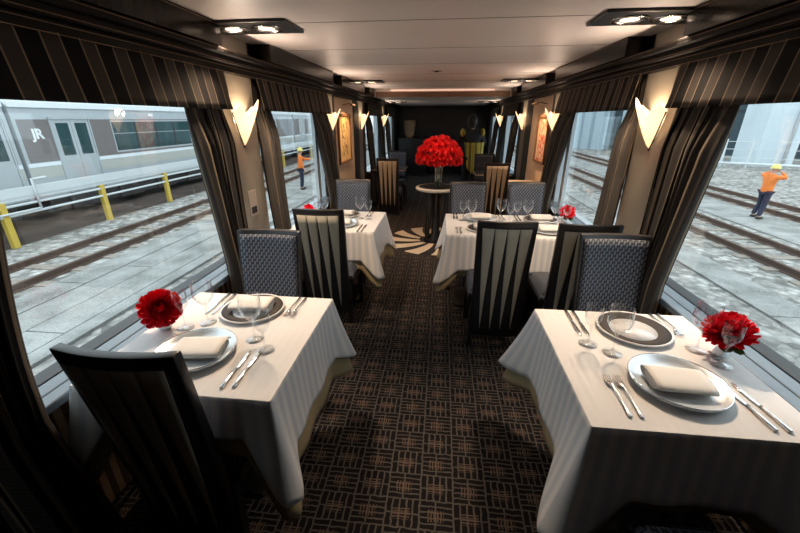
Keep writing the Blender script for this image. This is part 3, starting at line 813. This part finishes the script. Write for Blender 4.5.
bq = empty('red_bouquet', (RX + .02, RY, 1.06)); tag(bq, 'large dome of many red flowers in the vase on the round table', 'bouquet')
rnd = random.Random(9)
bl = blossom_mesh(.062, (0, 0, 1), [(-15, 10, 1), (15, 10, 1), (42, 8, .9), (68, 5, .8)], rnd).build('blossom', M['petal2'], bq)
first = True
cnt = 0
for ring, (el, n) in enumerate(((88, 1), (68, 7), (48, 12), (28, 15), (10, 17), (-6, 17))):
    for i in range(n):
        a = 2 * PI * (i + .5 * (ring % 2) + rnd.uniform(-.15, .15)) / n; e = math.radians(el + rnd.uniform(-4, 4))
        d = Vector((cos(a) * cos(e), sin(a) * cos(e), sin(e)))
        p = Vector((d.x * .27, d.y * .24, .06 + d.z * (.25 if d.z > 0 else .2)))
        o = bl if first else bl.copy()
        if not first: C.objects.link(o)
        first = False; cnt += 1
        o.location = p; o.rotation_euler = d.to_track_quat('Z', 'Y').to_euler(); s = rnd.uniform(.85, 1.12); o.scale = (s, s, s)
MB().ellipsoid((0, 0, .14), .22, .20, .12, 14, 9).build('foliage', M['heart'], bq)
for i in range(7):
    a = i * .9; MB().tube([(.13 * cos(a), .13 * sin(a), .02), (.035 * cos(a), .035 * sin(a), -.06), (-.02 * cos(a), -.02 * sin(a), -.28)], .006, 6).build('stem', M['stem'], bq)

# ------------------------------------------------------------ console below the right picture, far end furniture
cs = empty('console_cabinet', (1.17, 5.12, 0)); tag(cs, 'low pale-topped console under the picture on the right wall', 'cabinet')
MB().box(-.17, .17, -.42, .42, .775, .80).build('top', M['peach'], cs, bevel=.004)
MB().box(-.155, .165, -.40, .40, .06, .775).build('body', M['wood'], cs)
for y0 in (-.39, .01):
    d = MB().box(-.168, -.155, y0, y0 + .38, .08, .76).build('door', M['wood'], cs, bevel=.003)
    MB().box(-.178, -.168, y0 + (.34 if y0 < 0 else .02), y0 + (.36 if y0 < 0 else .04), .4, .5).build('handle', M['gold'], d)
MB().box(-.14, .15, -.39, .39, 0, .06).build('plinth', M['satin'], cs)
bo = MB().prism([(0, 0), (.15, 0), (.15, .018), (0, .05)], 'y', -.09, .09).build('menu_box', M['wood'], loc=(1.08, 5.0, .80)); tag(bo, 'small brown wooden box on the console under the right picture', 'box')
bc = empty('bar_cabinet', (-.85, 11.9, 0)); tag(bc, 'dark cabinet against the far end wall on the left', 'cabinet')
MB().box(-.4, .4, -.3, .3, .08, 1.05).build('body', M['satin'], bc)
for x0 in (-.39, .01): MB().box(x0, x0 + .38, -.32, -.3, .1, 1.0).build('door', M['black'], bc, bevel=.004)
MB().box(-.42, .42, -.34, .3, 1.05, 1.08).build('top', M['black'], bc)
MB().box(-.38, .38, -.28, .28, 0, .08).build('plinth', M['satin'], bc)
gv = MB().lathe([(.0005, 0), (.10, 0), (.13, .08), (.17, .28), (.19, .42), (.16, .50), (.15, .50), (.18, .42), (.16, .28), (.12, .08), (.0005, .02)], 28).build('gilded_vase', stripes('gold_ribbed_glaze', .03, (.12, .07, .04), (.60, .38, .22), (.3, .2, .12), .5, .05, twill=False), loc=(-.95, 11.85, 1.08))
tag(gv, 'gold patterned vase glinting at the dark far end on the left', 'vase')

# ------------------------------------------------------------ people
def skin_mesh(name, joints, edges, mat, parent, root=0, sub=2):
    me = bpy.data.meshes.new(name); me.from_pydata([j[0] for j in joints], edges, []); me.materials.append(mat)
    o = bpy.data.objects.new(name, me); C.objects.link(o); o.parent = parent
    md = o.modifiers.new('skin', 'SKIN'); sv = me.skin_vertices[0].data
    for k, j in enumerate(joints):
        r = j[1]; sv[k].radius = (r, r) if isinstance(r, (int, float)) else r
        sv[k].use_root = (k == root)
    sb = o.modifiers.new('sub', 'SUBSURF'); sb.levels = sub; sb.render_levels = sub
    md.use_smooth_shade = True
    dg = bpy.context.evaluated_depsgraph_get(); ev = o.evaluated_get(dg)
    nm = bpy.data.meshes.new_from_object(ev); o.modifiers.clear(); old = o.data; o.data = nm
    for p in nm.polygons: p.use_smooth = True
    if not nm.materials: nm.materials.append(mat)
    return o
def person(loc, rz, label, arms, legs, mats, helmet=True, lean=0.0, vest=False):
    """local: faces +y, 1.66 m tall. arms: per side (elbow, hand). legs: per side (knee, foot)"""
    r = empty('person', loc, rz); tag(r, label, 'person')
    sh = Vector((0, lean, 1.36)); pel = Vector((0, 0, .90)); neck = sh + Vector((0, .01, .08)); head = neck + Vector((0, .03, .12))
    J = [(pel, (.12, .1)), (sh.lerp(pel, .45), (.12, .09)), (sh, (.12, .085)), (neck, .05), (head, (.078, .095)), (head + Vector((0, .0, .07)), (.065, .08))]
    E = [(0, 1), (1, 2), (2, 3), (3, 4), (4, 5)]
    for s_, (kn, ft) in zip((-1, 1), legs):
        b = len(J); J += [(Vector((s_ * .09, 0, .84)), .085), (Vector(kn), .058), (Vector(ft) + Vector((0, 0, .09)), .042), (Vector(ft) + Vector((0, .09, .03)), .035)]
        E += [(0, b), (b, b + 1), (b + 1, b + 2), (b + 2, b + 3)]
    hands = []
    for s_, (el, hd) in zip((-1, 1), arms):
        b = len(J); S0 = sh + Vector((s_ * .18, 0, -.02)); el, hd = Vector(el), Vector(hd)
        J += [(S0, .055), (el, .042), (hd, .028)]; E += [(2, b), (b, b + 1), (b + 1, b + 2)]
        d = (hd - el).normalized(); sd_ = d.cross(Vector((0, 0, 1))); sd_ = sd_ if sd_.length > .1 else Vector((1, 0, 0)); sd_.normalize()
        pb = len(J); J.append((hd + d * .06, (.026, .018))); E.append((b + 2, pb))
        for q in range(4):
            fb = len(J); o_ = sd_ * ((q - 1.5) * .019); L = (.07, .08, .076, .058)[q]
            J += [(hd + d * (.06 + L * .5) + o_, .0085), (hd + d * (.06 + L * .85) + o_ + Vector((0, .018, -.02)), .0075)]; E += [(pb, fb), (fb, fb + 1)]
        fb = len(J); J += [(hd + d * .05 - sd_ * .04, .0095), (hd + d * .085 - sd_ * .05, .0085)]; E += [(b + 2, fb), (fb, fb + 1)]
    body = skin_mesh('body', J, E, M['skin'], r)
    bm = bmesh.new(); bm.from_mesh(body.data)
    def blob(c, rx, ry, rz_):
        mm = bmesh.ops.create_uvsphere(bm, u_segments=8, v_segments=6, radius=1); bmesh.ops.scale(bm, vec=(rx, ry, rz_), verts=mm['verts']); bmesh.ops.translate(bm, vec=c, verts=mm['verts'])
    blob(head + Vector((0, .092, .0)), .013, .018, .02)
    for s_ in (-1, 1): blob(head + Vector((s_ * .078, 0, 0)), .01, .018, .028)
    bm.to_mesh(body.data); bm.free()
    em = MB()
    for s_ in (-1, 1): em.ellipsoid(head + Vector((s_ * .03, .084, .025)), .011, .008, .007, 8, 5)
    em.build('eyes', M['hair'], r)
    MB().ellipsoid(head + Vector((0, .086, -.04)), .024, .007, .006, 8, 5).build('mouth', M['heart'], r)
    # trousers
    T = [(pel, (.135, .115))]; TE = []
    for s_, (kn, ft) in zip((-1, 1), legs):
        b = len(T); T += [(Vector((s_ * .09, 0, .82)), .098), (Vector(kn), .075), (Vector(ft) + Vector((0, 0, .085)), .062)]; TE += [(0, b), (b, b + 1), (b + 1, b + 2)]
    skin_mesh('trousers', T, TE, mats[1], r)
    T = [(pel + Vector((0, 0, -.14)), (.18, .155)), (pel + Vector((0, 0, .06)), (.165, .135)), (sh.lerp(pel, .5), (.155, .12)), (sh + Vector((0, 0, -.03)), (.15, .11)), (neck + Vector((0, 0, .0 if helmet else .04)), .065 if helmet else .085)]; TE = [(0, 1), (1, 2), (2, 3), (3, 4)]
    for s_, (el, hd) in zip((-1, 1), arms):
        b = len(T); S0 = sh + Vector((s_ * .18, 0, -.03)); T += [(S0, .075), (Vector(el), .058), (Vector(el).lerp(Vector(hd), .93), .042)]; TE += [(3, b), (b, b + 1), (b + 1, b + 2)]
    skin_mesh('jacket', T, TE, mats[0], r)
    for (kn, ft) in legs:
        ft = Vector(ft); MB().ellipsoid(ft + Vector((0, .05, .045)), .05, .13, .045, 12, 7).build('boot', M['boots'], r)
    if helmet:
        h = MB(); h.lathe([(.0005, .12), (.04, .115), (.08, .09), (.105, .045), (.112, .0), (.112, -.006), (.13, -.012)], 20, tuple(head + Vector((0, -.005, .045)))); hm = h.build('helmet', M['helmet'], r)
        md = hm.modifiers.new('thick', 'SOLIDIFY'); md.thickness = .004
    else:
        MB().ellipsoid(head + Vector((0, -.025, .015)), .10, .105, .135, 14, 9).ellipsoid(head + Vector((0, -.03, -.09)), .075, .07, .08, 12, 7).build('hair', M['hair'], r)
    if vest:
        m = MB().grid(16, 10, lambda u, v: (.03 + .20 * cos(PI + u * PI) * (.8 + .2 * v), -.15 - .05 * sin(u * PI) + lean * v * .6 + .07 * (1 - sin(u * PI)), .58 + v * .60 + .22 * (1 - v) * abs(2 * u - 1) ** 2.5))
        o = m.build('vest', M['olive'], r); md = o.modifiers.new('thick', 'SOLIDIFY'); md.thickness = .01
        for s_ in (-1, 1): MB().ellipsoid(sh + Vector((s_ * .20, -.04, .0)), .05, .09, .08, 10, 7).build('vest_shoulder', M['olive'], r)
    return r
G = -1.24
wk_ = person((9.72, 12.25, G + .035), -1.45, 'worker in orange jacket and yellow helmet by the right-hand rails, hands raised',
       [((-.36, .06, 1.36), (-.09, .17, 1.48)), ((.34, .12, 1.34), (.08, .19, 1.47))],
       [((-.12, .06, .46), (-.16, -.02, 0)), ((.10, -.02, .46), (.16, -.14, 0))], (M['orange'], M['navy']))
wk_.scale = (1.0, 1.0, .93)
person((-5.85, 15.6, G + .035), -1.2, 'stand-in figure for the reflection of the orange-jacketed worker in the second left window',  # the right-hand worker's reflection in the glass, built as a solid figure outside
       [((-.22, .2, 1.22), (-.16, .46, 1.24)), ((.26, .02, 1.1), (.28, .12, .88))],
       [((-.1, .03, .46), (-.1, 0, 0)), ((.1, 0, .46), (.12, -.04, 0))], (M['orange'], M['navy']))
person((.64, 7.95, 0), .25, 'dark-haired person in olive-yellow vest, back turned, behind the bouquet',
       [((-.30, .12, 1.12), (-.18, .34, 1.2)), ((.30, .12, 1.12), (.18, .34, 1.2))],
       [((-.1, .03, .46), (-.1, 0, 0)), ((.1, 0, .46), (.12, -.04, 0))], (M['blackcloth'], M['blackcloth']), helmet=False, lean=.06, vest=True)


# ------------------------------------------------------------ outdoors
gd = struct(MB().grid(40, 60, lambda u, v: (-60 + 120 * u, -25 + 110 * v, G), smooth=False).build('ground', M['gravel']))
MB().box(-14.2, -9.98, -12, 50, -.02, .012).build('shade_and_stain_strip', M['shade_stain'], gd, loc=(0, 0, G))  # strip with the train's shade painted into its colour, plus brown stains
def slabs(x0, x1, rows, label, y0=-8, y1=38, z=.03):
    r = empty('concrete_walkway', (0, 0, G)); tag(r, label, 'walkway')
    w = (x1 - x0) / rows
    for k in range(rows):
        m = MB(); y = y0 + k * .9
        while y < y1:
            m.box(x0 + k * w + .012, x0 + (k + 1) * w - .012, y + .015, min(y1, y + 3.4) - .015, 0, z + .004 * ((k * 7 + int(y)) % 3)); y += 3.4
        m.build('slab_row', M['slab'], r)
    return r
slabs(-7.0, -5.15, 3, 'rows of long pale concrete slabs beside the left tracks')
slabs(5.15, 5.9, 1, 'narrow pale concrete strip between the gravel on the right')
slabs(8.7, 10.35, 1, 'pale concrete path where the right-hand worker stands')
def rail_mb(x, y0, y1):
    m = MB(); p = [(-.06, 0), (.06, 0), (.06, .02), (.012, .035), (.012, .10), (.034, .11), (.034, .145), (-.034, .145), (-.034, .11), (-.012, .10), (-.012, .035), (-.06, .02)]
    return m.prism([(x + a, b) for a, b in p], 'y', y0, y1)
def track(xc, label, y0=-6, y1=48, sl=True):
    r = empty('railway_track', (xc, 0, G)); tag(r, label, 'railway track')
    for dx in (-.533, .533): rail_mb(dx, y0, y1).build('rail', M['rail'], r)
    so = None; y = y0 + .3
    while y < min(y1, 42):
        if so is None: so = MB().box(-.85, .85, -.11, .11, -.05, .022).build('sleeper', M['sleeper'], r); o = so
        else: o = so.copy(); C.objects.link(o)
        o.location = (0, y, 0); y += .75
    return r
track(-7.88, 'rusty railway track with sleepers outside the left windows')
track(7.47, 'rusty railway track nearest the concrete path outside the right windows')
track(11.22, 'farther railway track behind the worker on the right')
for x, s_ in ((-4.42, 'left'), (4.2, 'right')):
    r = rail_mb(0, -6, 48).build('guard_rail', M['rail'], loc=(x, 0, G)); tag(r, 'single dark rail in the gravel closest to the %s windows' % s_, 'rail')
kb = MB().box(-5.12, -4.85, -8, 50, 0, .05).build('drain_kerb', M['slab'], loc=(0, 0, G)); tag(kb, 'grey concrete kerb between slabs and gravel on the left', 'kerb')

# train
def carriage(y0, y1, doors, windows, label, logo=None):
    X = -11.3; r = empty('train_carriage', (X, 0, 0)); tag(r, label, 'train')
    prof = [(0, -.55), (0, 1.62), (-.02, 1.92), (-.16, 2.10), (-.6, 2.32), (-1.4, 2.42), (-2.2, 2.32), (-2.64, 2.10), (-2.78, 1.92), (-2.8, -.55)]
    MB().prism(prof, 'y', y0, y1).build('body', M['train'], r)
    MB().box(-.02, .03, y0, y1, 1.90, 2.06).build('gutter', M['twhite'], r, bevel=.01)
    MB().box(-.01, .006, y0 + .1, y1 - .1, .46, 1.60).build('window_band', M['belt'], r)
    MB().box(-.01, .014, y0 + .02, y1 - .02, .34, .44).build('white_stripe', M['twhite'], r)
    MB().box(-.01, .004, y0 + .02, y1 - .02, .02, .34).build('cream_band', M['tlight'], r)
    MB().box(-2.6, -.15, y0 + .4, y1 - .4, -.98, -.55).build('underframe', M['tdark'], r)
    k = y0 + 1
    while k < y1 - 1.6:
        MB().box(-.45, -.08, k, k + 1.1, -1.02, -.56).build('equipment_box', M['tdark'], r, bevel=.02); k += 1.9
    for d in doors:
        for q in (0, 1):
            a = d + q * .62; dr = MB().box(-.01, .02, a + .006, a + .614, -.5, 1.60).build('door', M['train'], r, bevel=.006)
            MB().box(.018, .024, a + .12, a + .52, .58, 1.50).build('door_window', M['tglass'], dr, bevel=.0)
        MB().box(.0, .05, d - .06, d + 1.3, 1.60, 1.66).build('door_lintel', M['train'], r)
        for a in (d - .05, d + 1.245): MB().box(-.01, .03, a, a + .045, -.5, 1.6).build('door_post', M['train'], r)
    for a, b in windows:
        fr_ = MB().box(-.01, .018, a - .04, b + .04, .52, 1.56).build('window_frame', M['train'], r)
        MB().box(.014, .022, a, b, .58, 1.52).build('glass', M['tglass'], fr_)
        n = 4
        for q in range(1, n): MB().box(.02, .03, a + (b - a) * q / n - .03, a + (b - a) * q / n + .03, .58, 1.52).build('mullion', M['tdark'], fr_)
        MB().box(.02, .026, a, b, 1.13, 1.15).build('sash_bar', M['train'], fr_)
    if logo:
        cu = bpy.data.curves.new('lettering', 'FONT'); cu.body = 'JR'; cu.size = .36; cu.extrude = .003; cu.offset = .014
        t = bpy.data.objects.new('lettering', cu); C.objects.link(t)
        bpy.context.view_layer.update()
        me = bpy.data.meshes.new_from_object(t.evaluated_get(bpy.context.evaluated_depsgraph_get()))
        C.objects.unlink(t); bpy.data.objects.remove(t)
        me.materials.clear(); me.materials.append(M['text'])
        o = bpy.data.objects.new('lettering', me); C.objects.link(o); o.parent = r
        o.location = (.012, logo, 1.10); o.rotation_euler = (PI / 2, 0, PI / 2)
    return r
carriage(9.40, 29.2, [10.42, 17.7, 24.9], [(12.55, 16.7), (19.9, 24.0)], 'grey-brown and silver commuter carriage with JR lettering outside the left windows', 9.80)
carriage(-10.6, 9.28, [7.86, .6], [(2.6, 6.6)], 'end of the next silver carriage at the far left of the photo')
carriage(29.4, 49.0, [30.5, 37.7, 45.0], [(32.6, 36.6), (39.8, 43.9)], 'farther silver carriage seen through the second left window')
lb = MB().box(-11.30, -11.27, 14.34, 14.6, 1.70, 1.80).build('side_display', M['text']); lb.parent = None
tag(lb, 'small white sign above the carriage windows', 'sign')
# inspection walkway with yellow posts
wk = empty('inspection_walkway', (-9.9, 0, G)); tag(wk, 'white-railed inspection walkway on yellow posts alongside the train', 'walkway')
MB().box(-.35, .03, -4, 40, 1.05, 1.13).build('deck', M['pipe'], wk)
MB().box(.0, .05, -4, 40, 1.13, 1.34).build('toe_board', M['pipe'], wk)
for z, q in ((.95, .03), (.74, .03)): MB().tube([(.02, -4, z), (.02, 40, z)], q, 8).build('pipe', M['pipe'], wk)
yp = -3.4
po = None
while yp < 40:
    if po is None: po = MB().box(-.07, .05, -.07, .07, 0, 1.06).build('yellow_post', M['yellow'], wk, bevel=.01); o = po
    else: o = po.copy(); C.objects.link(o)
    o.location = (0, yp, 0); yp += 2.69
for yy in (8.15, 6.9):
    MB().tube([(.08, yy, .8), (.08, yy, 1.5), (.08, yy + .35, 1.5)], .03, 8).build('hand_rail', M['pipe'], wk)
MB().tube([(.08, 6.9, .8), (.08, 8.15, .8)], .025, 8).build('hand_rail', M['pipe'], wk)

# right-hand side background
pc = MB().prism([(20.1, 27.1), (21.6, 26.85), (22.6, 27.4), (22.8, 29.6), (20.4, 29.6)], 'z', G, 13).build('concrete_column', M['column']); tag(pc, 'massive pale blue-white column beyond the worker on the right', 'column')
MB().tube([(21.55, 26.75, G), (21.55, 26.75, 13)], .08, 8).build('drain_pipe', M['pipe'], pc)
def wallbox(name, a, b, th, h, mat, label):
    a, b = Vector((*a, 0)), Vector((*b, 0)); d = (b - a).normalized(); n = Vector((-d.y, d.x, 0))
    if n.y < 0: n = -n
    L = (b - a).length; o = empty(name, (a.x, a.y, G), math.atan2(d.y, d.x)); tag(o, label, 'building')
    MB().box(0, L, 0, th, 0, h).build('wall', mat, o)
    return o, L
b1, L1 = wallbox('depot_building', (12.4, 44), (15.9, 40.4), 2, 14, M['facade'], 'pale ribbed depot building beyond the second right window')
MB().box(-.2, L1 + .2, -.2, 2, 14, 14.4).build('roof', M['pipe'], b1)
b2, L2 = wallbox('depot_hall', (16.9, 40.8), (31, 29.8), 2, 14, M['bluedark'], 'dark blue hall behind the pale column on the right')
for k in range(5): MB().box(k * 3 + .4, k * 3 + .7, -.25, 0, 0, 14).build('wall_post', M['facade'], b2)
for z in (3.5, 6.5): MB().box(0, L2, -.15, 0, z, z + .3).build('girt', M['bluedark'], b2)
b3, L3 = wallbox('office_building', (2, 60), (12.8, 47), 6, 16, M['facade'], 'distant pale building seen past the second right curtain')
MB().box(-.2, L3 + .2, -.2, 6, 16, 16.4).build('roof', M['pipe'], b3)
for k in range(4): MB().box(k * 4 + .8, k * 4 + 3.2, -.05, 0, 1.5, 3.5).build('window', M['tglass'], b3)
fn_ = empty('wire_fence', (0, 0, G)); tag(fn_, 'low wire fence with pale posts in front of the right column', 'fence')
A, B = Vector((14.5, 28.4, 0)), Vector((24.5, 23.2, 0)); n = 9
for k in range(n + 1):
    p = A.lerp(B, k / n); MB().box(p.x - .05, p.x + .05, p.y - .05, p.y + .05, 0, 1.7).build('post', M['pipe'], fn_)
for z in (.6, 1.1, 1.55): MB().tube([A + Vector((0, 0, z)), B + Vector((0, 0, z))], .02, 6).build('wire', M['pipe'], fn_)
MB().tube([A + Vector((0, 0, .25)), B + Vector((0, 0, .25))], .09, 6).build('cable_pipe', M['pipe'], fn_)

# ------------------------------------------------------------ light
W = bpy.data.worlds.new('overcast_sky'); S.world = W; W.use_nodes = True
nt = W.node_tree; bg = nt.nodes['Background']
tc = nt.nodes.new('ShaderNodeTexCoord'); no_ = nt.nodes.new('ShaderNodeTexNoise'); no_.inputs['Scale'].default_value = 1.6
cr = nt.nodes.new('ShaderNodeMix'); cr.data_type = 'RGBA'; cr.inputs[6].default_value = (.86, .93, 1, 1); cr.inputs[7].default_value = (.95, .985, 1, 1)
nt.links.new(tc.outputs['Generated'], no_.inputs['Vector']); nt.links.new(no_.outputs['Fac'], cr.inputs[0]); nt.links.new(cr.outputs[2], bg.inputs[0])
bg.inputs[1].default_value = 1.75

for sd in (-1, 1):
    for x, tx, e in ((1.02, .85, 85), (1.2, 1.0, 50)):
        light('SPOT', 'downlight', (sd * x, 2.40, CEIL - .03), e, (1, .74, .52), .05, (sd * tx, 1.45, TZ), 75, .9)
        light('SPOT', 'downlight', (sd * x, 2.40, CEIL - .03), e * .75, (1, .74, .52), .05, (sd * tx, 3.3, TZ), 75, .9)
        light('SPOT', 'downlight', (sd * x, 5.8, CEIL - .03), e * .8, (1, .66, .42), .05, (sd * tx, 6.1 if x > 1.1 else 4.6, .7), 80, .9)
light('SPOT', 'ceiling_spot', (-.05, 4.7, CEIL - .03), 22, (1, .66, .45), .04, (0, 4.3, 0), 80, .9)
for sx, yy in ((-.86, 6.4), (.88, 5.86)): light('SPOT', 'added_chair_spot', (-.05, 4.72, CEIL - .03), 19, (1, .40, .16), .03, (sx, yy, .75), 26, .8)  # added warm spots to colour the third-row chair backs, no lamp of their own
light('SPOT', 'bouquet_spot', (.0, 4.4, CEIL - .03), 14, (1, .8, .65), .04, (0, 5.1, 1.2), 40, .7)

# ------------------------------------------------------------ camera
f = 372; vx, hy = 443, 119
th = math.atan((266.5 - hy) / f); psi = math.atan((vx - 400) * cos(th) / f)
c_, s_ = cos(psi), sin(psi)
fw = Vector((-s_ * cos(th), c_ * cos(th), -sin(th))); rt_ = Vector((c_, s_, 0)); up = rt_.cross(fw)
cam = bpy.data.cameras.new('camera'); cam.sensor_width = 36; cam.lens = f / 800 * 36; cam.clip_start = .03; cam.clip_end = 300
co_ = bpy.data.objects.new('camera', cam); C.objects.link(co_)
co_.matrix_world = Matrix(((rt_.x, up.x, -fw.x, .04), (rt_.y, up.y, -fw.y, 0), (rt_.z, up.z, -fw.z, 1.61), (0, 0, 0, 1)))
S.camera = co_
S.view_settings.view_transform = 'Standard'; S.view_settings.look = 'None'; S.view_settings.gamma = 1
S.view_settings.use_curve_mapping = False; S.view_settings.exposure = .5
S.cycles.max_bounces = 10; S.cycles.transparent_max_bounces = 16; S.cycles.sample_clamp_indirect = 4
S.cycles.use_denoising = True
S.cycles.caustics_reflective = False; S.cycles.caustics_refractive = False
